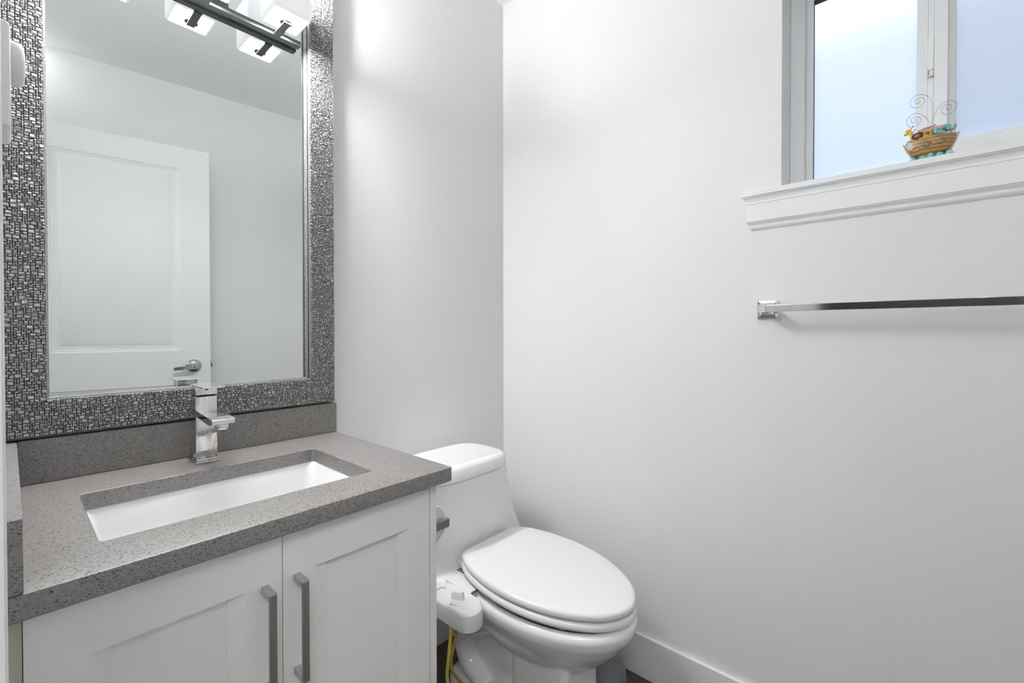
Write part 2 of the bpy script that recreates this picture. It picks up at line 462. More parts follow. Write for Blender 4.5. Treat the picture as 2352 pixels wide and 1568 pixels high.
# ------------------------------------------------------------------ window
win = thing('window_1', (0.11, -1.29, WZ0), kind='structure')
b_ = MB()
b_.box(0.111, 0.158, WY1-0.034, WY1-0.0005, WZ0, WZ1-0.0005, 0.0015)
b_.box(0.111, 0.158, WY0+0.0005, WY0+0.034, WZ0, WZ1-0.0005, 0.0015)
b_.box(0.111, 0.158, WY0+0.034, WY1-0.034, WZ1-0.030, WZ1-0.0005, 0.0015)
b_.box(0.111, 0.158, -1.285, WY1-0.034, WZ0+0.0002, 1.512, 0.0015)
b_.build('frame', 'vinyl', win)
b_ = MB()
b_.box(0.111, 0.158, -1.309, -1.2852, 1.4820, WZ1-0.030, 0.002)
b_.box(0.126, 0.150, -1.3236, -1.309, 1.552, WZ1-0.030, 0.003)
b_.box(0.111, 0.158, WY0+0.034, -1.309, 1.4820, 1.5505, 0.003)
b_.box(0.126, 0.150, WY0+0.034, -1.309, 1.5500, 1.557, 0.002)
b_.box(0.130, 0.150, -1.2852, -1.2752, 1.512, WZ1-0.030, 0.001)
b_.build('fixed_sash', 'vinyl', win)
b_ = MB()
b_.box(0.135, 0.157, -1.0425, -1.0257, 1.512, WZ1-0.031, 0.0015)
b_.box(0.135, 0.157, -1.2751, -1.2552, 1.512, WZ1-0.031, 0.0015)
b_.box(0.135, 0.157, -1.2552, -1.0425, 1.512, 1.527, 0.0015)
b_.box(0.135, 0.157, -1.2552, -1.0425, 2.0215, WZ1-0.031, 0.0015)
b_.build('sliding_sash', 'vinyl', win)
b_ = MB()
b_.box(0.1425, 0.1505, -1.0435, -1.0422, 1.527, 2.0215).box(0.1425, 0.1505, -1.2552, -1.0422, 2.0130, 2.0218)
b_.build('gasket', 'gasket', win)
MB().box(0.1470, 0.1505, -1.2553, -1.0424, 1.5265, 2.022).build('pane', 'frost', win, smooth=False)
MB().box(0.1360, 0.1395, WY0+0.033, -1.3230, 1.5560, WZ1-0.029).build('pane', 'frost', win, smooth=False)
MB().box(0.1545, 0.1550, WY0+0.034, -1.3092, 1.5510, WZ1-0.031).build('dim_sheet', 'dim_sheet', win, smooth=False)  # thin sheet added outside the right pane to darken its light
b_ = MB()
b_.prism([(-1.2658, 1.800), (-1.2735, 1.806), (-1.2765, 1.803), (-1.2765, 1.735), (-1.2715, 1.745)], 'x', 0.122, 0.136)
b_.box(0.1165, 0.1302, -1.2850, -1.2740, 1.730, 1.806, 0.002)
b_.box(0.1180, 0.1302, -1.2850, -1.2725, 1.716, 1.730, 0.003)
lt = b_.build('latch', 'vinyl', win)
b_ = MB().box(0.1172, 0.1182, -1.2765, -1.2742, 1.7190, 1.7225).box(0.1172, 0.1182, -1.2765, -1.2742, 1.7245, 1.7280)
b_.build('screw', 'darkslot', lt, label='two dark screw heads at the foot of the latch')

# ------------------------------------------------------------------ door (seen in the mirror)
u = Vector((0.9844, 0.1757, 0.0)).normalized(); nrm = Vector((-u.y, u.x, 0.0))
H0 = Vector((-1.3575, -1.6195, 0.0))
DM = Matrix(((u.x, nrm.x, 0, H0.x), (u.y, nrm.y, 0, H0.y), (0, 0, 1, 0), (0, 0, 0, 1)))
dr = thing('door_1', tuple(H0), kind='structure')
L0, L1, DT = 0.004, 0.7165, 0.035
def panel_face(mb, x0, x1, z0, z1, yf, rings, mtx):
    # concentric rectangles: list of (inset, depth)
    rg = []
    for ins, dep in rings:
        rg.append([mtx @ Vector(p) for p in ((x0+ins, yf-dep, z0+ins), (x1-ins, yf-dep, z0+ins), (x1-ins, yf-dep, z1-ins), (x0+ins, yf-dep, z1-ins))])
    mb.loft(rg, False, True)
PR = [(0, 0), (0.004, 0.004), (0.010, 0.0045), (0.014, 0.007), (0.030, 0.007), (0.040, 0.0025), (0.042, 0.002)]
b_ = MB()
px0, px1 = 0.128, 0.592
pans = ((1.012, 1.921), (0.22, 0.84))
def dbox(x0, x1, z0, z1, y0=-DT, y1=0.0):
    b_.box(x0, x1, y0, y1, z0, z1, mtx=DM)
dbox(L0, px0, 0.012, 2.030); dbox(px1, L1, 0.012, 2.030)
dbox(px0, px1, 0.012, 0.22); dbox(px0, px1, 0.84, 1.012); dbox(px0, px1, 1.921, 2.030)
for z0, z1 in pans:
    dbox(px0, px1, z0, z1, -DT, -0.0085)
    panel_face(b_, px0, px1, z0, z1, 0.0, PR, DM)
b_.build('leaf', 'door', dr)
hd = MB()
def T(pts): return [DM @ Vector(p) for p in pts]
hz, hx = 0.9335, 0.646
rings = []
for rd, h in ((0.0325, 0.0), (0.0325, 0.004), (0.029, 0.009), (0.020, 0.0135), (0.012, 0.015), (0.011, 0.042)):
    rings.append(T([(hx+rd*math.cos(2*math.pi*k/32), h, hz+rd*math.sin(2*math.pi*k/32)) for k in range(32)]))
hd.loft(rings)
handle = hd.build('door_handle', 'satin', dr, ang=40)
lv = MB()
sec = [(hx+0.014, 0.038, 0.0115), (hx+0.006, 0.042, 0.0118), (hx-0.010, 0.045, 0.0112), (hx-0.03, 0.050, 0.0100), (hx-0.055, 0.053, 0.0085), (hx-0.083, 0.051, 0.0070)]
rings = []
for i, (x, y, hh) in enumerate(sec):
    zc = hz-0.002-0.009*(hx-x)/0.083
    rings.append(T([(x, y-0.009, zc-hh), (x, y+0.004, zc-hh), (x, y+0.004, zc+hh), (x, y-0.009, zc+hh)]))
lv.loft(rings); lev = lv.build('lever', 'satin', handle, ang=50)
kc = MB()
kc.loft([T([(hx+rd*math.cos(2*math.pi*k/20), h, hz-0.002+rd*math.sin(2*math.pi*k/20)) for k in range(20)]) for rd, h in ((0.0085, 0.040), (0.0085, 0.0485), (0.007, 0.0490), (0.0065, 0.0475))])
kc.build('keyhole', 'chrome', handle)
MB().box(L1, L1+0.0012, -0.030, -0.006, hz-0.028, hz+0.028, mtx=DM).box(L1, L1+0.009, -0.024, -0.012, hz-0.010, hz+0.010, mtx=DM).build('latch', 'satin', dr)

# ------------------------------------------------------------------ wall mirror
MX0, MX1, MZ0, MZ1, MWD = -1.3672, -0.7415, 0.9130, 2.150, 0.0655
YF, YB = -0.0385, -0.0145
mir = thing('wall_mirror', ((MX0+MX1)/2, -0.001, MZ0), 'tall wall mirror in a grey stone-mosaic frame above the vanity counter', 'mirror')
gx0, gx1, gz0, gz1 = MX0+MWD, MX1-MWD, MZ0+MWD, MZ1-MWD
MB().box(gx0-0.004, gx1+0.004, -0.012, -0.0095, gz0-0.004, gz1+0.004).build('mirror_glass', 'mirror', mir, smooth=False)
MB().box(MX0+0.002, MX1+0.0125, -0.0093, -0.0012, 0.9060, MZ1).box(MX0+0.004, MX1-0.002, YB-0.0005, -0.0095, 0.9062, MZ0+0.006).build('backing_board', 'caulk', mir, smooth=False)

def clip(poly, nx, nz, c):
    res = []
    for i in range(len(poly)):
        p, q = poly[i], poly[(i+1) % len(poly)]
        dp, dq = nx*p[0]+nz*p[1]-c, nx*q[0]+nz*q[1]-c
        if dp <= 0: res.append(p)
        if (dp < 0 < dq) or (dq < 0 < dp):
            t = dp/(dp-dq); res.append((p[0]+(q[0]-p[0])*t, p[1]+(q[1]-p[1])*t))
    return res
def mosaic(x0, x1, z0, z1, unit, seed):
    rg = random.Random(seed)
    nx, nz = int(math.ceil((x1-x0)/unit)), int(math.ceil((z1-z0)/(unit*0.82)))
    used = [[False]*nz for _ in range(nx)]; res = []
    order = [(i, j) for j in range(nz) for i in range(nx)]
    kinds = [(3, 2), (2, 2), (2, 2), (2, 1), (1, 1), (2, 2), (3, 3), (1, 2), (2, 1), (1, 1)]
    for i, j in order:
        if used[i][j]: continue
        for _ in range(5):
            a, c = rg.choice(kinds)
            if i+a <= nx and j+c <= nz and not any(used[i+p][j+q] for p in range(a) for q in range(c)): break
        else: a, c = 1, 1
        for p in range(a):
            for q in range(c): used[i+p][j+q] = True
        hgt = unit*0.82
        res.append((x0+i*unit, min(x0+(i+a)*unit, x1), z0+j*hgt, min(z0+(j+c)*hgt, z1)))
    return res
def rail(name, x0, x1, z0, z1, clips, seed):
    org = Vector(ROOTLOC[mir.name])
    # moulding body: dark ground set behind the stones
    poly = [(x0, z0), (x1, z0), (x1, z1), (x0, z1)]
    for c in clips: poly = clip(poly, *c)
    g = MB(); g.prism(poly, 'y', YF+0.0014, YB)
    body = g.build(name, 'grout', mir, smooth=False)
    V, Fc, shade = [], [], []
    rg = random.Random(seed+99)
    for sx0, sx1, sz0, sz1 in mosaic(x0, x1, z0, z1, 0.0031, seed):
        jit = lambda: rg.uniform(-0.0002, 0.0002)
        gp = 0.00036
        pl = [(sx0+gp+jit(), sz0+gp+jit()), (sx1-gp+jit(), sz0+gp+jit()), (sx1-gp+jit(), sz1-gp+jit()), (sx0+gp+jit(), sz1-gp+jit())]
        for (nx_, nz_, c_) in clips: pl = clip(pl, nx_, nz_, c_-0.0005)
        if len(pl) < 3: continue
        cx = sum(p[0] for p in pl)/len(pl); cz = sum(p[1] for p in pl)/len(pl)
        hh = rg.uniform(0.0010, 0.0024); k = len(V); n = len(pl)
        tx, tz = rg.uniform(-0.25, 0.25), rg.uniform(-0.25, 0.25)
        for p in pl: V.append((p[0], YF+0.0012, p[1]))
        for p in pl:
            q = (cx+(p[0]-cx)*0.74, cz+(p[1]-cz)*0.74)
            V.append((q[0], YF+0.0012-max(0.0003, hh+tx*(q[0]-cx)+tz*(q[1]-cz)+rg.uniform(-0.0003, 0.0003)), q[1]))
        V.append((cx, YF+0.0012-hh-rg.uniform(0.0, 0.0007), cz))
        sh = rg.choice((0.40, 0.44, 0.47, 0.50, 0.55))*rg.uniform(0.93, 1.07)
        for a in range(n):
            c = (a+1) % n
            Fc.append((k+a, k+c, k+n+c, k+n+a)); shade.append(sh)
            Fc.append((k+n+a, k+n+c, k+2*n)); shade.append(sh)
    me = bpy.data.meshes.new('mosaic')
    me.from_pydata([tuple(Vector(v)-org) for v in V], [], Fc)
    at_ = me.color_attributes.new('stone', 'FLOAT_COLOR', 'CORNER')
    for p in me.polygons:
        s_ = shade[p.index]
        for li in p.loop_indices: at_.data[li].color = (s_, s_*0.985, s_*0.965, 1)
    o = link('mosaic', me, 'mosaic', body)
    return body
# 45-degree mitre planes: (nx, nz, c) keep nx*x+nz*z <= c
LL = lambda k: ((1, -1, (MX0-MZ0)) if k else (-1, 1, -(MX0-MZ0)))      # lower left
LR = lambda k: ((-1, -1, -(MX1+MZ0)) if k else (1, 1, (MX1+MZ0)))      # lower right
UL = lambda k: ((1, 1, (MX0+MZ1)) if k else (-1, -1, -(MX0+MZ1)))      # upper left
UR = lambda k: ((-1, 1, -(MX1-MZ1)) if k else (1, -1, (MX1-MZ1)))      # upper right
rail('frame_rail', MX0, MX1, MZ0, gz0, [LL(0), LR(0)], 1)
rail('frame_rail', MX0, MX1, gz1, MZ1, [UL(0), UR(0)], 2)
rail('frame_rail', MX0, gx0, MZ0, MZ1, [LL(1), UL(1)], 3)
rail('frame_rail', gx1, MX1, MZ0, MZ1, [LR(1), UR(1)], 4)
# inner lip: two stepped pewter strips with a dark groove
def ring_lip(name, m_, o0, y0, o1, y1):
    b = MB()
    def rc(o, y): return [(gx0+o, y, gz0+o), (gx1-o, y, gz0+o), (gx1-o, y, gz1-o), (gx0+o, y, gz1-o)]
    b.loft([rc(o0, y0), rc(o1, y1), rc(o1-0.002, y1), rc(o0-0.002, y0), rc(o0, y0)], False, False)
    return b.build(name, m_, mir, smooth=False)
ring_lip('lip', 'lip', 0.0, YF+0.0014, 0.0008, -0.0290)
ring_lip('groove', 'black', -0.0012, -0.0292, -0.0012, -0.0205)
ring_lip('lip', 'lip', 0.0012, -0.0215, 0.0045, -0.0122)

# ------------------------------------------------------------------ vanity light
SHX = (-1.2010, -1.0455, -0.8905); SHY = -0.0975; SHZ = 1.866; SW = 0.0445
vl = thing('vanity_light', (-1.0455, -0.013, 1.862), 'dark grey bar light with three square white glass shades over the mirror', 'light fixture')
MB().box(-1.2650, -0.8285, -0.0365, -0.0178, 1.8590, 1.8715, 0.0008).build('bar', 'fixture', vl)
MB().box(-1.1000, -0.9910, -0.0185, -0.0122, 1.8600, 1.9700, 0.002).box(-1.0800, -1.0110, -0.0360, -0.0180, 1.8652, 1.9000, 0.003).build('mounting_plate', 'fixture', vl)
for x in SHX:
    b_ = MB(); b_.box(x-0.0085, x+0.0085, -0.1080, -0.0366, 1.8560, 1.8600, 0.0006).box(x-0.0085, x+0.0085, -0.1080, -0.0990, 1.8600, 1.8650, 0.0006)
    arm = b_.build('arm', 'fixture', vl)
    b_ = MB(); b_.lathe([(0.0140, 0.0), (0.0148, 0.0015), (0.0148, 0.0050), (0.012, 0.0056)], (x, SHY, 1.8605), seg=28)
    b_.build('socket', 'fixture', arm)
    b_ = MB()
    def sq_(o, z, rad=0.006): return rrect(x-SW+o, x+SW-o, SHY-SW+o, SHY+SW-o, max(0.002, rad-o), z)
    b_.loft([sq_(0.006, SHZ+0.0004), sq_(0.002, SHZ+0.002), sq_(0, SHZ+0.007), sq_(0, SHZ+0.105), sq_(0.004, SHZ+0.105), sq_(0.004, SHZ+0.008), sq_(0.006, SHZ+0.0004)], False, False)
    b_.build('shade', 'shade', arm)
    b_ = MB(); b_.loft([sq_(0.0062, SHZ+0.0004), sq_(0.0062, SHZ+0.0035)]); b_.build('diffuser', 'diffuser', arm)
    b_ = MB(); b_.lathe([(0.013, 0.0), (0.013, 0.035), (0.012, 0.045)], (x, SHY, SHZ+0.0036), seg=20); b_.ball((x, SHY, SHZ+0.122), 0.021, 0.021, 0.024, seg=20)
    b_.lathe([(0.012, 0.046), (0.012, 0.08), (0.017, 0.112)], (x, SHY, SHZ+0.0036), seg=20)
    b_.build('bulb', 'bulb', arm)

# ------------------------------------------------------------------ vanity
CT, CB = 0.8230, 0.7930
CYF = -0.5310
ct = thing('countertop', (-1.05, -0.265, CB), 'speckled grey quartz vanity countertop with back and side splash', 'countertop')
hx0, hx1, hy0, hy1 = -1.2690, -0.8585, -0.4300, -0.1655
ox0, ox1, oy0, oy1 = XL+0.001, -0.7335, CYF, -0.001
def outer(ins, z): return rrect(ox0+ins, ox1-ins, oy0+ins, oy1-ins, 0.005, z, 6)
def inner(ins, z): return rrect(hx0-ins, hx1+ins, hy0-ins, hy1+ins, 0.009+ins, z, 6)
b_ = MB()
b_.loft([inner(0, CB), inner(0, CT-0.0012), inner(0.0012, CT), outer(0.0018, CT), outer(0.0005, CT-0.0006), outer(0, CT-0.0018), outer(0, CB+0.0025), outer(0.0025, CB), inner(0, CB)], False, False)
b_.build('slab', 'quartz', ct, ang=40)
MB().box(-1.3395, -0.7316, -0.0297, -0.0008, CT, 0.9052, 0.0012).build('back_splash', 'quartz', ct)
MB().box(XL+0.001, -1.3397, CYF, -0.0008, CT+0.0004, 0.9052, 0.0012).build('side_splash', 'quartz', ct)

# undermount basin
sk = MB()
def sr(ins, rad, z): return rrect(hx0+ins, hx1-ins, hy0+ins, hy1-ins, rad, z, 8)
sk.loft([sr(-0.022, 0.03, CB-0.0004), sr(-0.002, 0.018, CB-0.0004), sr(0.002, 0.020, CB-0.010), sr(0.008, 0.024, CB-0.05), sr(0.016, 0.032, CB-0.088), sr(0.030, 0.040, CB-0.104), sr(0.055, 0.050, CB-0.112), sr(0.10, 0.030, CB-0.116),
         ], False, True)
sk.loft([sr(-0.022, 0.03, CB-0.0004), sr(-0.022, 0.03, CB-0.012), sr(-0.012, 0.03, CB-0.05), sr(0.0, 0.04, CB-0.10), sr(0.03, 0.05, CB-0.124)], False, True)
bmesh.ops.remove_doubles(sk.bm, verts=sk.bm.verts, dist=0.00001)
skt = thing('sink_basin', (-1.064, -0.298, CB-0.124), 'white rectangular undermount sink set in the grey countertop', 'sink')
sk.build('basin', 'porcelain', skt, ang=60)
MB().lathe([(0.024, 0.0), (0.024, 0.003), (0.020, 0.004), (0.012, 0.002)], (-1.064, -0.298, CB-0.1165), seg=28).build('drain', 'chrome', skt)

cab = thing('vanity_cabinet', (-1.05, -0.26, 0.0), 'white shaker vanity cabinet with two doors under the grey countertop', 'cabinet')
b_ = MB()
b_.box(-1.3405, -0.7850, -0.489, -0.004, 0.095, 0.66)
b_.box(-1.3405, -0.7850, -0.489, -0.462, 0.66, CB-0.0005)
b_.box(-1.3405, -0.7850, -0.045, -0.004, 0.66, CB-0.0005)
b_.box(-1.330, -0.7850, -0.430, -0.05, 0.0, 0.095)
b_.build('carcass', 'cabinet_edge', cab, smooth=False)
MB().box(-0.7768, -0.7605, -0.5110, -0.003, 0.0, CB-0.0005, 0.0008).build('side_panel', 'cabinet', cab)
MB().box(XL+0.001, -1.3412, -0.5065, -0.004, 0.0, CB-0.0005).build('filler_strip', 'cabinet_edge', cab, smooth=False, label='pale unfinished filler strip against the left wall')
def shaker(x0, x1, hx, parent):
    b = MB(); z0, z1 = 0.10, CB-0.004; yf, yb = -0.511, -0.4905
    st = 0.0515; rt = 0.0700
    ax0, ax1, az0, az1 = x0+st, x1-st, z0+rt, z1-rt
    b.box(x0, ax0, yb, yf, z0, z1).box(ax1, x1, yb, yf, z0, z1).box(ax0, ax1, yb, yf, z0, az0).box(ax0, ax1, yb, yf, az1, z1)
    b.box(ax0, ax1, yb, yf+0.0105, az0, az1)
    for xa, sg in ((ax0, 1), (ax1, -1)):
        b.prism([(xa, yf), (xa+sg*0.0215, yf+0.0080), (xa+sg*0.0215, yf+0.0106), (xa, yf+0.0106)], 'z', az0, az1)
    dr_ = b.build('door', 'cabinet', parent, smooth=False)
    hb = MB(); hzt, hzb = 0.7190, 0.5590
    hb.box(hx-0.005, hx+0.005, -0.5465, -0.5404, hzb+0.0023, hzt-0.0023, 0.0006)
    ho = hb.build('handle', 'nickel', dr_)
    for zz in (hzt, hzb):
        c = MB(); s_ = -1 if zz == hzt else 1
        c.box(hx-0.0054, hx+0.0054, -0.5402, -0.5112, zz, zz+s_*0.0105, 0.0008)
        c.box(hx-0.0054, hx+0.0054, -0.5470, -0.5380, zz, zz+s_*0.0022, 0.0007)
        c.build('end_post', 'castnickel', ho)
    return dr_
shaker(-1.3405, -1.0668, -1.0925, cab)
shaker(-1.0655, -0.7790, -1.0447, cab)

# ------------------------------------------------------------------ faucet
fx0, fx1 = -1.0852, -1.0446; fxm = (fx0+fx1)/2
fa = thing('faucet', (fxm, -0.087, CT), 'square chrome single-lever faucet with water stains behind the sink', 'faucet')
MB().box(fxm-0.0228, fxm+0.0228, -0.1165, -0.0575, CT+0.0003, CT+0.006, 0.0012).box(fxm-0.0208, fxm+0.0208, -0.1145, -0.0595, CT+0.006, CT+0.011, 0.0015).build('base_plate', 'stained', fa)
MB().box(fx0, fx1, -0.1080, -0.0690, CT+0.011, 0.9665, 0.0022, 3).build('body', 'stained', fa)
MB().box(fx0+0.003, fx1-0.003, -0.1050, -0.0720, 0.9665, 0.9698, 0.0).build('neck', 'black', fa, smooth=False)
b_ = MB(); b_.box(fx0, fx1, -0.1080, -0.0675, 0.9698, 0.9879, 0.0015)
b_.box(fx0-0.0003, fx1+0.0013, -0.1600, -0.0665, 0.9880, 0.9920, 0.0010)
lvr = b_.build('lever', 'stained', fa)
b_ = MB().prism([(fxm-0.0055, 0.9850), (fxm-0.0015, 0.9800), (fxm+0.0015, 0.9800), (fxm+0.0055, 0.9850), (fxm+0.0030, 0.9855), (fxm, 0.9825), (fxm-0.0030, 0.9855)], 'y', -0.1081, -0.1086)
b_.build('temperature_mark', 'black', lvr, smooth=False)
b_ = MB(); b_.prism([(-0.1082, 0.9385), (-0.2215, 0.9318), (-0.2230, 0.9305), (-0.2230, 0.9230), (-0.2215, 0.9218), (-0.1960, 0.9190), (-0.1082, 0.9262)], 'x', fx0, fx1)
spt = b_.build('spout', 'stained', fa, smooth=False)
MB().lathe([(0.0108, 0.0), (0.0115, 0.001), (0.0115, 0.0100), (0.0105, 0.0112)], (fxm+0.003, -0.2020, 0.9092), seg=28).build('aerator', 'chrome', spt)

# ------------------------------------------------------------------ toilet
def egg(xc, yc, a, lf, lb, z, N=72, nf=2.1, nb=2.6):
    pts = []
    for k in range(N):
        t = 2*math.pi*k/N; s_, c = math.sin(t), math.cos(t)
        L, n = (lf, nf) if c < 0 else (lb, nb)
        pts.append((xc+a*math.copysign(abs(s_)**(2/n), s_), yc+L*math.copysign(abs(c)**(2/n), c), z))
    return pts
b_ = MB()
# tank and deck
tk = []
for z, cx, a, yf_, nn in ((0.656, -0.378, 0.168, -0.246, 4.0), (0.60, -0.373, 0.179, -0.237, 4.5), (0.55, -0.369, 0.195, -0.228, 5.0), (0.50, -0.367, 0.216, -0.221, 5.0),
                          (0.46, -0.366, 0.235, -0.217, 5.0), (0.43, -0.365, 0.250, -0.215, 5.0), (0.405, -0.364, 0.260, -0.215, 5.0), (0.388, -0.362, 0.262, -0.222, 4.5), (0.374, -0.358, 0.255, -0.255, 4.0), (0.366, -0.354, 0.235, -0.310, 3.0), (0.34, -0.352, 0.200, -0.330, 2.8), (0.28, -0.355, 0.140, -0.30, 3.0)):
    tk.append(sellipse(cx, (yf_-0.014)/2, a, (-0.014-yf_)/2, nn, z))
b_.loft(tk)
# bowl
bw = []
for z, a, lf, lb in ((0.3715, 0.166, 0.286, 0.22), (0.3675, 0.176, 0.296, 0.22), (0.355, 0.182, 0.302, 0.22), (0.333, 0.178, 0.297, 0.22), (0.30, 0.163, 0.276, 0.21), (0.265, 0.142, 0.246, 0.20), (0.235, 0.120, 0.214, 0.19), (0.212, 0.096, 0.172, 0.17), (0.19, 0.07, 0.13, 0.14)):
    bw.append(egg(-0.322, -0.432, a, lf, lb, z))
b_.loft(bw)
# front pedestal panel
pd = []
for z, gr in ((0.0, 0.012), (0.03, 0.009), (0.10, 0.005), (0.20, 0.0), (0.27, -0.004)):
    pd.append(rrect(-0.425-gr*0.3, -0.2635+gr, -0.602-gr*0.3, -0.415, 0.020, z))
b_.loft(pd)
# rear body with trapway and foot
b_.loft([rrect(-0.420-g, -0.280+g, -0.43, -0.150-max(0,0.02-g), 0.05, z) for z, g in ((0.0, 0.028), (0.030, 0.024), (0.05, 0.008), (0.12, -0.010), (0.22, -0.004), (0.34, 0.02))])
trap = catmull([(-0.420, -0.40, 0.30), (-0.420, -0.34, 0.262), (-0.420, -0.27, 0.225), (-0.418, -0.22, 0.165), (-0.420, -0.25, 0.10), (-0.420, -0.33, 0.065)], 6)
b_.tube(trap, 0.032, 14)
trap2 = catmull([(-0.275, -0.40, 0.30), (-0.268, -0.34, 0.262), (-0.262, -0.27, 0.225), (-0.260, -0.22, 0.165), (-0.260, -0.25, 0.10), (-0.262, -0.33, 0.065)], 6)
b_.tube(trap2, 0.036, 14)
bm = b_.bm
bmesh.ops.recalc_face_normals(bm, faces=bm.faces)
tmpm = bpy.data.meshes.new('tmp_body'); bm.to_mesh(tmpm); bm.free()
tmpo = bpy.data.objects.new('tmp_body', tmpm); COL.objects.link(tmpo)
md = tmpo.modifiers.new('remesh', 'REMESH'); md.mode = 'VOXEL'; md.voxel_size = 0.0042
md = tmpo.modifiers.new('smooth', 'SMOOTH'); md.factor = 0.5; md.iterations = 9
cv = MB()
cv.loft([egg(-0.322, -0.452, a, lf, lb, z) for z, a, lf, lb in ((0.42, 0.1625, 0.262, 0.17), (0.362, 0.1610, 0.260, 0.17), (0.32, 0.140, 0.235, 0.15), (0.27, 0.095, 0.165, 0.12), (0.235, 0.05, 0.09, 0.07))])
bmesh.ops.recalc_face_normals(cv.bm, faces=cv.bm.faces)
cvm = bpy.data.meshes.new('tmp_cavity'); cv.bm.to_mesh(cvm); cv.bm.free()
cvo = bpy.data.objects.new('tmp_cavity', cvm); COL.objects.link(cvo)
md = tmpo.modifiers.new('cavity', 'BOOLEAN'); md.operation = 'DIFFERENCE'; md.object = cvo; md.solver = 'EXACT'
dg = bpy.context.evaluated_depsgraph_get(); dg.update()
body_me = bpy.data.meshes.new_from_object(tmpo.evaluated_get(dg), depsgraph=dg)
bpy.data.objects.remove(tmpo)
bpy.data.objects.remove(cvo)
toi = thing('toilet', (-0.345, -0.30, 0.0), 'white one-piece toilet with closed lid between vanity and right wall', 'toilet')
body_me.name = 'bowl'
for p in body_me.polygons: p.use_smooth = True
body_me.transform(Matrix.Translation(-Vector(ROOTLOC[toi.name])))
zmin = min(v.co.z for v in body_me.vertices)
for v in body_me.vertices:
    if v.co.z < 0.0025: v.co.z = 0.0
link('bowl', body_me, 'porcelain', toi)
# tank lid
b_ = MB()
cx, cy, a, bb, nn = -0.384, -0.1315, 0.1725, 0.1185, 4.0
rg = [sellipse(cx, cy, a-0.003, bb-0.003, nn, 0.6578), sellipse(cx, cy, a, bb, nn, 0.6605), sellipse(cx, cy, a-0.0005, bb-0.0005, nn, 0.668), sellipse(cx, cy, a-0.004, bb-0.004, nn, 0.690),
      sellipse(cx, cy, a-0.008, bb-0.008, nn, 0.6985), sellipse(cx, cy, a-0.016, bb-0.016, nn, 0.7030), sellipse(cx, cy, a-0.024, bb-0.022, nn-.4, 0.7042), sellipse(cx, cy, a-0.034, bb-0.030, nn-.8, 0.7036), sellipse(cx, cy, a-0.045, bb-0.040, nn-1, 0.7026)]
b_.loft(rg); b_.build('tank_lid', 'porcelain', toi, ang=60)
# seat and lid outline: half width at each distance from the wall
HW = [(-0.231, 0.0), (-0.2312, 0.05), (-0.232, 0.098), (-0.2375, 0.117), (-0.2470, 0.130), (-0.265, 0.142), (-0.297, 0.157), (-0.35, 0.1715), (-0.40, 0.1785), (-0.45, 0.1805), (-0.50, 0.1760), (-0.55, 0.1655), (-0.60, 0.1480), (-0.65, 0.1210), (-0.69, 0.0880), (-0.714, 0.0560), (-0.727, 0.0250), (-0.730, 0.0)]
half = catmull([(x, y, 0) for y, x in HW], 5)
XC = -0.3205
def outline(off, z, tilt=0.042, y_ref=-0.45):
    full = [(v.x, v.y) for v in half] + [(-v.x, v.y) for v in half[-2:0:-1]]
    n = len(full); pts = []
    for i, (x, y) in enumerate(full):
        xa, ya = full[i-1]; xb, yb = full[(i+1) % n]
        tx, ty = xb-xa, yb-ya; L = math.hypot(tx, ty) or 1
        nx, ny = ty/L, -tx/L          # outward for this winding is (-ty, tx) or (ty,-tx); test below
        if nx*x + ny*(y+0.46) < 0: nx, ny = -nx, -ny
        pts.append((XC+x+nx*off, y+ny*off, z+tilt*((y+ny*off)-y_ref)))
    return pts
def inset(k, z):
    return [(XC+(x-XC)*k, -0.48+(y+0.48)*k, z+0.042*(-0.48+(y+0.48)*k+0.45)) for x, y, _ in outline(-0.012, 0)]
b_ = MB()
b_.loft([outline(-0.006, 0.4125), outline(-0.0010, 0.4140), outline(0.0, 0.4175), outline(0.0, 0.4250), outline(-0.002, 0.4295), outline(-0.006, 0.4318), outline(-0.012, 0.4328), inset(0.80, 0.4336), inset(0.5, 0.4340), inset(0.15, 0.4342)])
b_.build('lid', 'seat', toi, ang=60)
b_ = MB()
b_.loft([inset(0.70, 0.3885), outline(-0.003, 0.3885), outline(0.0012, 0.3905), outline(0.0018, 0.3965), outline(0.0005, 0.4045), outline(-0.004, 0.4078), outline(-0.010, 0.4085), inset(0.72, 0.4070), inset(0.70, 0.3885)], False, False)
b_.build('seat', 'seat', toi, ang=60)
for sx in (-1, 1):
    b_ = MB(); x = XC+sx*0.107
    b_.box(x-0.016, x+0.016, -0.244, -0.208, 0.3875, 0.4110, 0.003).box(x-0.011, x+0.011, -0.236, -0.216, 0.4110, 0.4260, 0.003)
    b_.build('hinge', 'seat', toi)
for sx, y in ((-1, -0.40), (1, -0.40), (-1, -0.60), (1, -0.60)):
    MB().box(XC+sx*(0.150 if y > -0.5 else 0.118)-0.008, XC+sx*(0.150 if y > -0.5 else 0.118)+0.008, y-0.012, y+0.012, 0.3660, 0.3895+0.042*(y+0.45), 0.002).build('bumper', 'seat', toi)

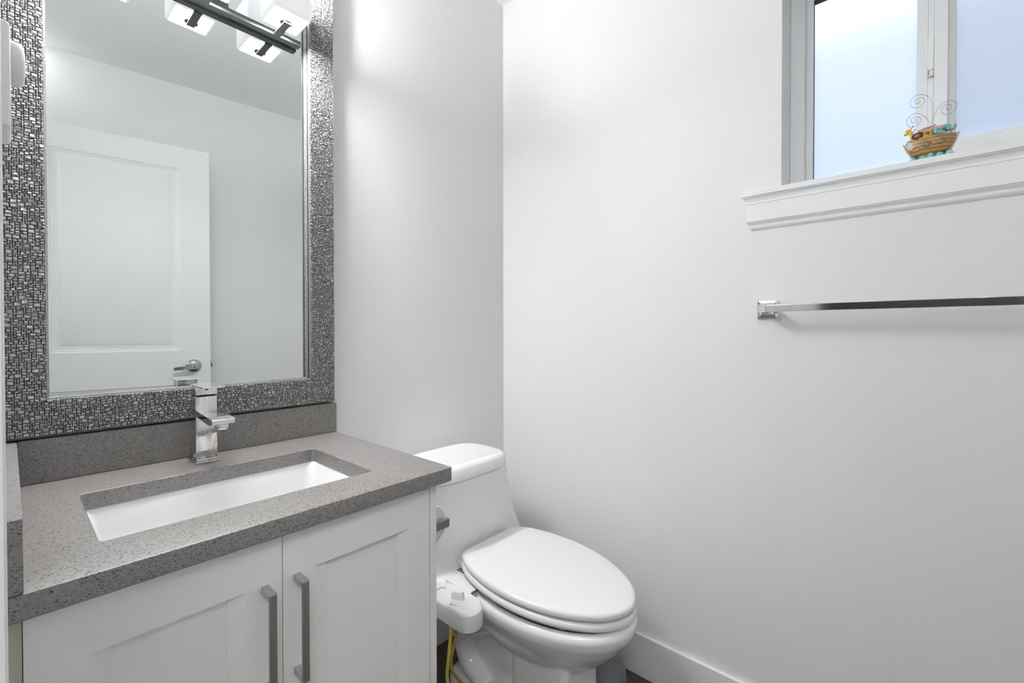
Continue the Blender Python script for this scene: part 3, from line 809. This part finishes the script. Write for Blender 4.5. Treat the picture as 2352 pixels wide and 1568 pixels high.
# ------------------------------------------------------------------ bidet attachment
bd = thing('bidet_attachment', (-0.50, -0.30, 0.333), 'white plastic bidet attachment with dial fitted under the toilet seat', 'bidet')
pan_ol = [(-0.593, -0.225), (-0.5935, -0.30), (-0.5935, -0.352), (-0.592, -0.388), (-0.587, -0.405), (-0.576, -0.418), (-0.560, -0.4235), (-0.545, -0.4215), (-0.530, -0.414), (-0.518, -0.400), (-0.511, -0.382), (-0.508, -0.350), (-0.5075, -0.290), (-0.512, -0.262), (-0.525, -0.245), (-0.545, -0.228), (-0.57, -0.220)]
sm = catmull([(x, y, 0) for x, y in pan_ol] + [(pan_ol[0][0], pan_ol[0][1], 0)], 4)[:-1]
pcx, pcy = -0.551, -0.32
def pan(ins, z): return [(v.x + (pcx-v.x)/math.hypot(pcx-v.x, pcy-v.y)*ins, v.y + (pcy-v.y)/math.hypot(pcx-v.x, pcy-v.y)*ins, z) for v in sm]
b_ = MB(); b_.loft([pan(0.010, 0.3365), pan(0.004, 0.3375), pan(0.0005, 0.341), pan(0, 0.360), pan(0.0, 0.3795), pan(0.0015, 0.3835), pan(0.007, 0.3870)])
cp = b_.build('control_panel', 'plastic', bd, ang=35)
b_ = MB()
b_.box(-0.510, -0.455, -0.345, -0.240, 0.3720, 0.3852, 0.001)
b_.box(-0.4560, -0.165, -0.335, -0.218, 0.3720, 0.3862, 0.001)
b_.box(-0.4640, -0.435, -0.268, -0.262, 0.3720, 0.3862).box(-0.4640, -0.437, -0.220, -0.2150, 0.3720, 0.3862, 0.001).box(-0.4640, -0.4565, -0.262, -0.212, 0.3720, 0.3862)
b_.build('mounting_plate', 'plastic', bd)
MB().box(-0.4565, -0.4375, -0.262, -0.2185, 0.3797, 0.3868).build('slot', 'grey_plastic', bd, smooth=False)
MB().box(-0.5060, -0.4660, -0.3475, -0.3440, 0.3800, 0.3866).build('nozzle_slot', 'grey_plastic', bd, smooth=False)
kx, ky = -0.5515, -0.3400
b_ = MB(); b_.lathe([(0.0190, 0.0), (0.0190, 0.0010), (0.0175, 0.0018)], (kx, ky, 0.3870), seg=36)
kb = [(-0.0145, 0.006), (-0.006, 0.0085), (0.006, 0.0085), (0.0145, 0.006), (0.0145, -0.006), (0.006, -0.0075), (-0.006, -0.0075), (-0.0145, -0.006)]
km = Matrix.Translation((kx, ky, 0)) @ Matrix.Rotation(R(118), 4, 'Z')
b_.loft([[km @ Vector((x*s_*1.1, y*s2*1.15, z)) for x, y in kb] for z, s_, s2 in ((0.3885, 1.0, 1.0), (0.4040, 1.0, 0.72), (0.4070, 0.96, 0.55))])
b_.build('knob', 'plastic', cp, ang=30)
for (x, y), rd in zip(((-0.5796, -0.3438), (-0.5787, -0.3505), (-0.5761, -0.3571), (-0.5725, -0.3632)), (0.0024, 0.0020, 0.0017, 0.0012)):
    MB().lathe([(rd, 0.0), (rd, 0.0003)], (x, y, 0.3869), seg=16).build('pressure_dot', 'blue_ink', cp, smooth=False)
def text_mesh(txt, size, loc, rot, material, name, parent, ext=0.0001):
    cu = bpy.data.curves.new('txt', 'FONT'); cu.body = txt; cu.size = size; cu.extrude = ext; cu.offset = 0.00012
    to = bpy.data.objects.new('txt', cu); COL.objects.link(to)
    dg = bpy.context.evaluated_depsgraph_get(); dg.update()
    me = bpy.data.meshes.new_from_object(to.evaluated_get(dg), depsgraph=dg)
    bpy.data.objects.remove(to)
    me.transform(Matrix.Translation(Vector(loc)-Vector(ROOTLOC[parent.name])) @ Matrix.Rotation(rot, 4, 'Z'))
    me.materials.clear()
    return link(name, me, material, parent)
text_mesh('TECH', 0.0078, (-0.5650, -0.2690, 0.38715), R(4), 'blue_ink', 'lettering', cp)
b_ = MB()
for x0, x1, y0, y1 in ((-0.5455, -0.5440, -0.2800, -0.2650), (-0.5480, -0.5385, -0.2735, -0.2720), (-0.5400, -0.5385, -0.2790, -0.2735), (-0.5385, -0.5335, -0.2660, -0.2645)):
    b_.box(x0, x1, y0, y1, 0.3869, 0.38725)
b_.build('spray_symbol', 'grey_ink', cp, smooth=False)
h1 = catmull([(-0.586, -0.352, 0.339), (-0.590, -0.355, 0.310), (-0.600, -0.36, 0.27), (-0.606, -0.36, 0.225), (-0.602, -0.36, 0.17), (-0.592, -0.34, 0.11), (-0.57, -0.30, 0.05), (-0.55, -0.25, 0.010)], 6)
MB().tube(h1, 0.0045, 12).build('hose', 'hose_y', bd, label='yellow water hose')
h2 = catmull([(-0.560, -0.345, 0.339), (-0.561, -0.345, 0.300), (-0.570, -0.342, 0.262), (-0.574, -0.338, 0.230), (-0.566, -0.335, 0.196), (-0.540, -0.335, 0.155), (-0.512, -0.345, 0.108), (-0.495, -0.36, 0.05), (-0.495, -0.38, 0.010)], 6)
MB().tube(h2, 0.0045, 12).build('hose', 'hose_o', bd, label='darker amber water hose')

# ------------------------------------------------------------------ small container beside the toilet
fc_ = thing('floor_container', (-0.112, -0.525, 0.0), 'small flared grey container on the floor between toilet pedestal and right wall', 'container')
MB().lathe([(0.074, 0.0), (0.077, 0.004), (0.077, 0.022), (0.074, 0.042), (0.064, 0.062), (0.052, 0.080), (0.043, 0.095), (0.040, 0.103)], (-0.112, -0.525, 0.0), seg=48).build('body', 'grey_plastic', fc_, ang=50)
b_ = MB(); rings = []
for j, (rd, h) in enumerate(((0.0405, 0.098), (0.0425, 0.101), (0.0418, 0.108), (0.0428, 0.114), (0.0412, 0.120), (0.036, 0.122))):
    rings.append([(-0.112+(rd+0.0007*math.sin(k*2.7+j*1.9))*math.cos(2*math.pi*k/48), -0.525+(rd+0.0007*math.sin(k*2.7+j*1.9))*math.sin(2*math.pi*k/48), h) for k in range(48)])
b_.loft(rings); b_.build('collar', 'seat', fc_, ang=50, label='pale crinkled collar around the top')

# ------------------------------------------------------------------ toilet paper and holder
b_ = MB(); b_.box(-0.7604, -0.7540, -0.434, -0.386, 0.620, 0.668, 0.0015).box(-0.7545, -0.6425, -0.4160, -0.4050, 0.6335, 0.6550, 0.003)
hp = b_.build('paper_holder', 'greymetal', cab, label='grey metal toilet paper holder')
MB().tube([(-0.6864, -0.4055, 0.6505), (-0.6864, -0.292, 0.6505)], 0.0075, 16).build('spindle', 'castnickel', hp)
rl = thing('toilet_paper_roll', (-0.6864, -0.350, 0.597), 'white toilet paper roll hanging on the grey holder on the vanity side', 'toilet paper')
MB().lathe([(0.0150, -0.0495), (0.0455, -0.0495), (0.0470, -0.048), (0.0470, 0.048), (0.0455, 0.0495), (0.0150, 0.0495), (0.0150, -0.0495)], (-0.6864, -0.350, 0.644), 'y', 56, False, False).build('paper', 'paper', rl, ang=50)
MB().lathe([(0.0150, -0.0497), (0.0140, -0.0497), (0.0140, 0.0497), (0.0150, 0.0497)], (-0.6864, -0.350, 0.644), 'y', 40, False, False).build('core', 'card', rl)

# ------------------------------------------------------------------ towel bar
TZ = 1.1640
tb = thing('towel_bar', (0.0, -1.20, TZ), 'square chrome towel bar on the right wall below the window', 'towel bar')
for yc in (-0.9625, -1.4700):
    b_ = MB()
    def sq(h, x): return [(x, yc+h, TZ+h), (x, yc-h, TZ+h), (x, yc-h, TZ-h), (x, yc+h, TZ-h)]
    rg = [sq(0.0250, -0.0002), sq(0.0250, -0.0050), sq(0.0240, -0.0065), sq(0.0185, -0.0085)]
    for k in range(1, 7):
        a = k/6*math.pi/2
        rg.append(sq(0.0185-0.0085*math.sin(a), -0.0085-0.020*(1-math.cos(a))))
    rg += [sq(0.0100, -0.0400), sq(0.0100, -0.0740), sq(0.0090, -0.0755)]
    b_.loft(rg); b_.build('post', 'chrome', tb, smooth=False)
MB().box(-0.0735, -0.0600, -1.4625, -0.9715, TZ-0.0085, TZ+0.0085, 0.0008).build('bar', 'barsteel', tb)

# ------------------------------------------------------------------ thermostat on the left wall
th = thing('thermostat', (XL, -0.505, 1.319), 'white wall thermostat box with round dial left of the mirror', 'thermostat')
b_ = MB(); b_.box(XL+0.0005, XL+0.0265, -0.543, -0.468, 1.319, 1.430, 0.005, 3)
bx = b_.build('case', 'plastic', th)
b_ = MB()
for k in range(5): b_.box(XL+0.004, XL+0.0140, -0.5433, -0.5425, 1.345+k*0.012, 1.351+k*0.012)
for k in range(3): b_.box(XL+0.010, XL+0.0190, -0.5431, -0.5425, 1.325+k*0.0055, 1.3275+k*0.0055)
b_.build('vent_slot', 'darkslot', bx, smooth=False)
MB().lathe([(0.0235, 0.0), (0.0230, 0.006), (0.0215, 0.0085), (0.0195, 0.0100), (0.010, 0.0112)], (XL+0.0264, -0.503, 1.401), 'x', 40).build('dial', 'plastic', th, ang=50)

# ------------------------------------------------------------------ nail in the back wall
nl = thing('wall_nail', (-0.354, 0.0, 1.8946), 'tiny white nail sticking out of the back wall right of the mirror', 'nail')
MB().lathe([(0.0012, 0.002), (0.0012, -0.006), (0.0026, -0.0062), (0.0026, -0.0072)], (-0.354, 0.0, 1.8946), 'y', 14).build('nail_head', 'seat', nl)

# ------------------------------------------------------------------ ark figurine on the sill
AX = 0.010
def ap(uu, ww, x=0.0): return (AX+x, -1.2762-0.975*uu, 1.4817+max(0.0, (ww-0.0101)*0.975))
ak = thing('ark_figurine', (AX, -1.277, 1.4817), 'small painted toy ark with animals and wire curls on the window sill', 'figurine')
def amat(name, col, rough=0.25, bump=None): M[name] = simple(name, col, rough, vary=0.12, vscale=120, bump=bump)
m, nt, b = mat('ark_planks'); M['ark_wood'] = m
setp(b, (0.36, 0.2, 0.07), 0.35)
wv = node(nt, 'ShaderNodeTexWave', Scale=42.0, Distortion=1.5); wv.bands_direction = 'Z'
nt.links.new(objcoord(nt), wv.inputs['Vector'])
rp = nt.nodes.new('ShaderNodeValToRGB')
rp.color_ramp.elements[0].position = 0.0; rp.color_ramp.elements[0].color = (0.13, 0.065, 0.02, 1)
rp.color_ramp.elements[1].position = 0.22; rp.color_ramp.elements[1].color = (0.42, 0.24, 0.085, 1)
nt.links.new(wv.outputs[0], rp.inputs[0]); nt.links.new(rp.outputs[0], b.inputs['Base Color'])
bpn = node(nt, 'ShaderNodeBump', Strength=0.4, Distance=0.0006); nt.links.new(wv.outputs[0], bpn.inputs['Height']); nt.links.new(bpn.outputs[0], b.inputs['Normal'])
amat('ark_pink', (0.52, 0.30, 0.31)); amat('ark_teal', (0.20, 0.42, 0.42), 0.18); amat('ark_yellow', (0.72, 0.45, 0.05), 0.25)
amat('ark_brown', (0.10, 0.032, 0.025)); amat('ark_white', (0.78, 0.76, 0.72), 0.4, (400, 0.6, 0.001)); amat('ark_cream', (0.62, 0.55, 0.38)); amat('ark_sea', (0.28, 0.55, 0.56), 0.2); amat('ark_tan', (0.20, 0.115, 0.045)); amat('ark_green', (0.10, 0.15, 0.10))
# hull: stations from stern to bow
stn = [(-0.0415, 0.0555, 0.0500, 0.003), (-0.038, 0.0620, 0.0400, 0.012), (-0.030, 0.0625, 0.0260, 0.019), (-0.015, 0.0610, 0.0190, 0.0235), (0.005, 0.0605, 0.0190, 0.0245), (0.022, 0.0612, 0.0215, 0.022), (0.032, 0.0618, 0.0290, 0.017), (0.040, 0.0625, 0.0430, 0.009), (0.0430, 0.0630, 0.0540, 0.003)]
rings = []
for uu, wt, wb, hw in stn:
    rg = []
    for k in range(17):
        a = math.pi*k/16
        rg.append(ap(uu, wt-(wt-wb)*math.sin(a)**0.75, -hw*math.copysign(abs(math.cos(a))**0.7, math.cos(a))))
    rings.append(rg)
b_ = MB(); b_.loft(rings); hull = b_.build('hull', 'ark_wood', ak, ang=50)
b_ = MB()
b_.tube([ap(-0.0455, 0.060), ap(-0.0425, 0.052), ap(-0.038, 0.041), ap(-0.031, 0.028), ap(-0.026, 0.021)], [0.0010, 0.0018, 0.0022, 0.0022, 0.0018], 8)
b_.build('stem_post', 'ark_cream', ak); b_ = MB()
b_.tube([ap(0.0480, 0.0645), ap(0.0445, 0.0600), ap(0.0410, 0.047), ap(0.0340, 0.030), ap(0.028, 0.022)], [0.0012, 0.0026, 0.0026, 0.0024, 0.0018], 8)
b_.build('stem_post', 'ark_cream', ak)
for uu, ww in ((-0.0061, 0.0442), (0.0178, 0.0462)):
    c = ap(uu, ww, -0.0225 if uu < 0 else -0.0195)
    pt = MB().lathe([(0.0075, 0.0), (0.0078, -0.0020), (0.0064, -0.0030), (0.0040, -0.0034)], c, 'x', 22)
    po = pt.build('porthole', 'ark_tan', ak)
    bb2 = MB()
    for k in range(14):
        a = 2*math.pi*k/14; bb2.ball((c[0]-0.0016, c[1]+0.0077*math.cos(a), c[2]+0.0077*math.sin(a)), 0.0010, 0.0010, 0.0010, seg=6)
    bb2.ball((c[0]-0.0042, c[1]+0.0012, c[2]+0.0006), 0.0010, 0.0012, 0.0010, seg=8)
    bb2.build('rim', 'ark_cream', po)
MB().box(AX-0.013, AX+0.013, ap(0.021, 0)[1], ap(-0.019, 0)[1], ap(0, 0.060)[2], ap(0, 0.0765)[2], 0.001).build('cabin', 'ark_cream', ak)
b_ = MB(); y0, y1 = ap(0.0225, 0)[1], ap(-0.0205, 0)[1]; zb, zt = ap(0, 0.0760)[2], ap(0, 0.0870)[2]
b_.prism([(AX-0.0175, zb), (AX-0.0165, zb-0.0015), (AX, zt-0.0015), (AX+0.0165, zb-0.0015), (AX+0.0175, zb), (AX+0.001, zt), (AX-0.001, zt)], 'y', y0, y1)
for k in range(1, 4):
    t = k/4; b_.box(AX-0.0175*(1-t)-0.0006, AX-0.0175*(1-t)+0.0006, y0, y1, zb+(zt-zb)*t, zb+(zt-zb)*t+0.0007)
b_.build('roof', 'ark_pink', ak, smooth=False)
# giraffe
b_ = MB()
b_.tube([ap(-0.0275, 0.060, -0.012), ap(-0.0295, 0.070, -0.013), ap(-0.0330, 0.0795, -0.0135), ap(-0.0355, 0.0850, -0.014)], [0.0048, 0.0040, 0.0034, 0.0034], 10)
b_.ball(ap(-0.0375, 0.0845, -0.0145), 0.0038, 0.0046, 0.0040, seg=12).ball(ap(-0.0408, 0.0775, -0.015), 0.0032, 0.0040, 0.0030, seg=10).ball(ap(-0.0385, 0.0800, -0.015), 0.0030, 0.0030, 0.0040, seg=10)
b_.tube([ap(-0.0335, 0.0868, -0.013), ap(-0.0285, 0.0955, -0.012)], [0.0016, 0.0012], 8).tube([ap(-0.0300, 0.0790, -0.012), ap(-0.0250, 0.0850, -0.011)], [0.0014, 0.0010], 8)
gf = b_.build('giraffe', 'ark_yellow', ak)
MB().ball(ap(-0.0246, 0.0858, -0.011), 0.0013, 0.0013, 0.0013, seg=8).ball(ap(-0.0392, 0.0850, -0.0180), 0.0007, 0.0007, 0.0007, seg=6).build('eye', 'ark_brown', gf)
# maned animal and small yellow one
b_ = MB()
mp_ = ap(-0.0215, 0.0665, -0.0195)
for k in range(16):
    a = 2*math.pi*k/16; b_.ball((mp_[0], mp_[1]+0.0068*math.cos(a), mp_[2]+0.0060*math.sin(a)), 0.0036, 0.0028, 0.0028, seg=8)
ln = b_.build('lion', 'ark_brown', ak)
MB().ball((mp_[0]-0.0016, mp_[1], mp_[2]+0.0004), 0.0036, 0.0060, 0.0052, seg=14).build('face', 'ark_tan', ln)
b_ = MB(); q = ap(-0.0040, 0.0690, -0.0195)
b_.ball(q, 0.0042, 0.0072, 0.0062, seg=14).ball((q[0], q[1]+0.0056, q[2]+0.0056), 0.0022, 0.0022, 0.0022, seg=8).ball((q[0], q[1]-0.0052, q[2]+0.0060), 0.0022, 0.0022, 0.0022, seg=8)
b_.ball((q[0]-0.001, q[1]+0.003, q[2]-0.0062), 0.0034, 0.0058, 0.0026, seg=10).ball((q[0]-0.001, q[1]-0.0055, q[2]-0.0054), 0.0034, 0.0034, 0.0022, seg=10)
cbo = b_.build('cub', 'ark_yellow', ak)
b_ = MB().ball((q[0]-0.0022, q[1]+0.0004, q[2]), 0.0030, 0.0050, 0.0042, seg=12); b_.build('face', 'ark_tan', cbo)
# two elephants
def elephant(uu, ww, x, s_, trunk):
    b = MB(); c = ap(uu, ww, x)
    b.ball(c, 0.0075*s_, 0.0088*s_, 0.0082*s_, seg=16)
    b.ball((c[0]+0.001, c[1]+0.0078*s_, c[2]-0.0010), 0.0026*s_, 0.0048*s_, 0.0066*s_, seg=12)
    b.tube(catmull([ap(uu+a*s_, ww+c_*s_, x-0.002) for a, c_ in trunk], 5), [0.0040*s_ - 0.0021*s_*k/(5*(len(trunk)-1)) for k in range(5*(len(trunk)-1)+1)], 10)
    eo = b.build('elephant', 'ark_teal', ak)
    e = MB()
    for dy in (0.0010, -0.0030): e.ball((c[0]-0.0072*s_, c[1]+dy*s_, c[2]+0.0028*s_), 0.0008, 0.0008, 0.0010, seg=6)
    e.build('eye', 'black', eo)
    tk2 = MB().tube([ap(uu+0.002*s_, ww-0.0055*s_, x-0.0068*s_), ap(uu+0.0055*s_, ww-0.0050*s_, x-0.0092*s_)], [0.0010, 0.0004], 8); tk2.build('tusk', 'ark_white', eo)
elephant(0.0125, 0.0695, -0.0150, 1.0, [(0.004, -0.002), (0.009, -0.0055), (0.0135, -0.0090), (0.0185, -0.0090), (0.0215, -0.0068)])
elephant(0.0262, 0.0770, -0.0050, 1.02, [(0.004, -0.003), (0.008, -0.0058), (0.0120, -0.0045), (0.0138, 0.000), (0.0128, 0.0035)])
# sheep
b_ = MB(); q = ap(-0.0325, 0.0462, -0.0150)
for k in range(26):
    a, e2 = rnd.uniform(0, 2*math.pi), rnd.uniform(-1, 1)
    b_.ball((q[0]+0.0045*e2, q[1]+0.0050*math.cos(a), q[2]+0.0062*math.sin(a)), 0.0024, 0.0024, 0.0024, seg=6)
b_.ball(q, 0.0062, 0.0062, 0.0072, seg=12)
b_.ball((q[0]-0.002, q[1]+0.0015, q[2]+0.0085), 0.0022, 0.0050, 0.0022, seg=8)
b_.build('sheep', 'ark_white', ak)
# doves at the foot of the wires
b_ = MB()
b_.ball(ap(0.0010, 0.0900), 0.0035, 0.0038, 0.0034, seg=12).ball(ap(-0.0040, 0.0890, -0.002), 0.0030, 0.0050, 0.0026, seg=12).ball(ap(0.0040, 0.0895, 0.002), 0.0028, 0.0040, 0.0024, seg=10)
b_.build('dove', 'ark_white', ak)
MB().ball(ap(0.0078, 0.0905), 0.0010, 0.0030, 0.0010, seg=8).ball(ap(-0.0090, 0.0885), 0.0010, 0.0030, 0.0010, seg=8).build('leaf', 'ark_green', ak)
# sea at the foot
b_ = MB()
for uu, ww, ru, rw in ((-0.028, 0.0180, 0.0100, 0.0075), (-0.012, 0.0185, 0.0110, 0.0090), (0.001, 0.0230, 0.0085, 0.0085), (0.016, 0.0195, 0.0110, 0.0080), (0.031, 0.0210, 0.0095, 0.0078)):
    c = ap(uu, 0.0101)
    rings = []
    for j in range(5):
        a = j/5*math.pi/2; rings.append([(c[0]+0.0260*math.cos(a)*math.cos(t), c[1]+ru*math.cos(a)*math.sin(t), c[2]+0.0003+(ww-0.004)*math.sin(a)) for t in [2*math.pi*k/18 for k in range(18)]])
    b_.loft(rings)
b_.build('sea', 'ark_sea', ak)
W1 = [(0.0018, 0.0890), (0.0023, 0.0938), (0.0034, 0.1205), (0.0028, 0.1399), (-0.001, 0.1536), (-0.0077, 0.1627), (-0.0153, 0.1671), (-0.0238, 0.1678), (-0.0306, 0.1627), (-0.0336, 0.1545), (-0.0318, 0.1452), (-0.0253, 0.14), (-0.0168, 0.1397), (-0.0105, 0.1455), (-0.0089, 0.1518), (-0.0119, 0.1579), (-0.0178, 0.1606), (-0.0237, 0.1592), (-0.0256, 0.1541), (-0.0233, 0.1487), (-0.019, 0.1478), (-0.0167, 0.1516), (-0.0178, 0.156)]
W2 = [(0.0002, 0.0890), (-0.0006, 0.0953), (-0.004, 0.106), (-0.0108, 0.1172), (-0.0193, 0.125), (-0.0278, 0.1267), (-0.0356, 0.1216), (-0.0397, 0.1137), (-0.0381, 0.1039), (-0.032, 0.0974), (-0.0242, 0.0974), (-0.0166, 0.1031), (-0.0145, 0.1093), (-0.0175, 0.1159), (-0.0235, 0.119), (-0.0295, 0.1174), (-0.0321, 0.1125), (-0.0303, 0.1073), (-0.026, 0.1057), (-0.0226, 0.1083), (-0.0248, 0.1148)]
W3 = [(0.0035, 0.0890), (0.0044, 0.0926), (0.0063, 0.1083), (0.0116, 0.1235), (0.0188, 0.1323), (0.0277, 0.1365), (0.0364, 0.1354), (0.0423, 0.1287), (0.0436, 0.1218), (0.0405, 0.114), (0.0334, 0.108), (0.0254, 0.1084), (0.0198, 0.1141), (0.0189, 0.1216), (0.0229, 0.1281), (0.0293, 0.1293), (0.0349, 0.1252), (0.0349, 0.1202), (0.031, 0.116), (0.027, 0.1179), (0.0265, 0.1219), (0.0285, 0.1257)]
for W_ in (W1, W2, W3):
    MB().tube(catmull([ap(a, c) for a, c in W_], 5), 0.00042, 6).build('wire_curl', 'wire', ak)
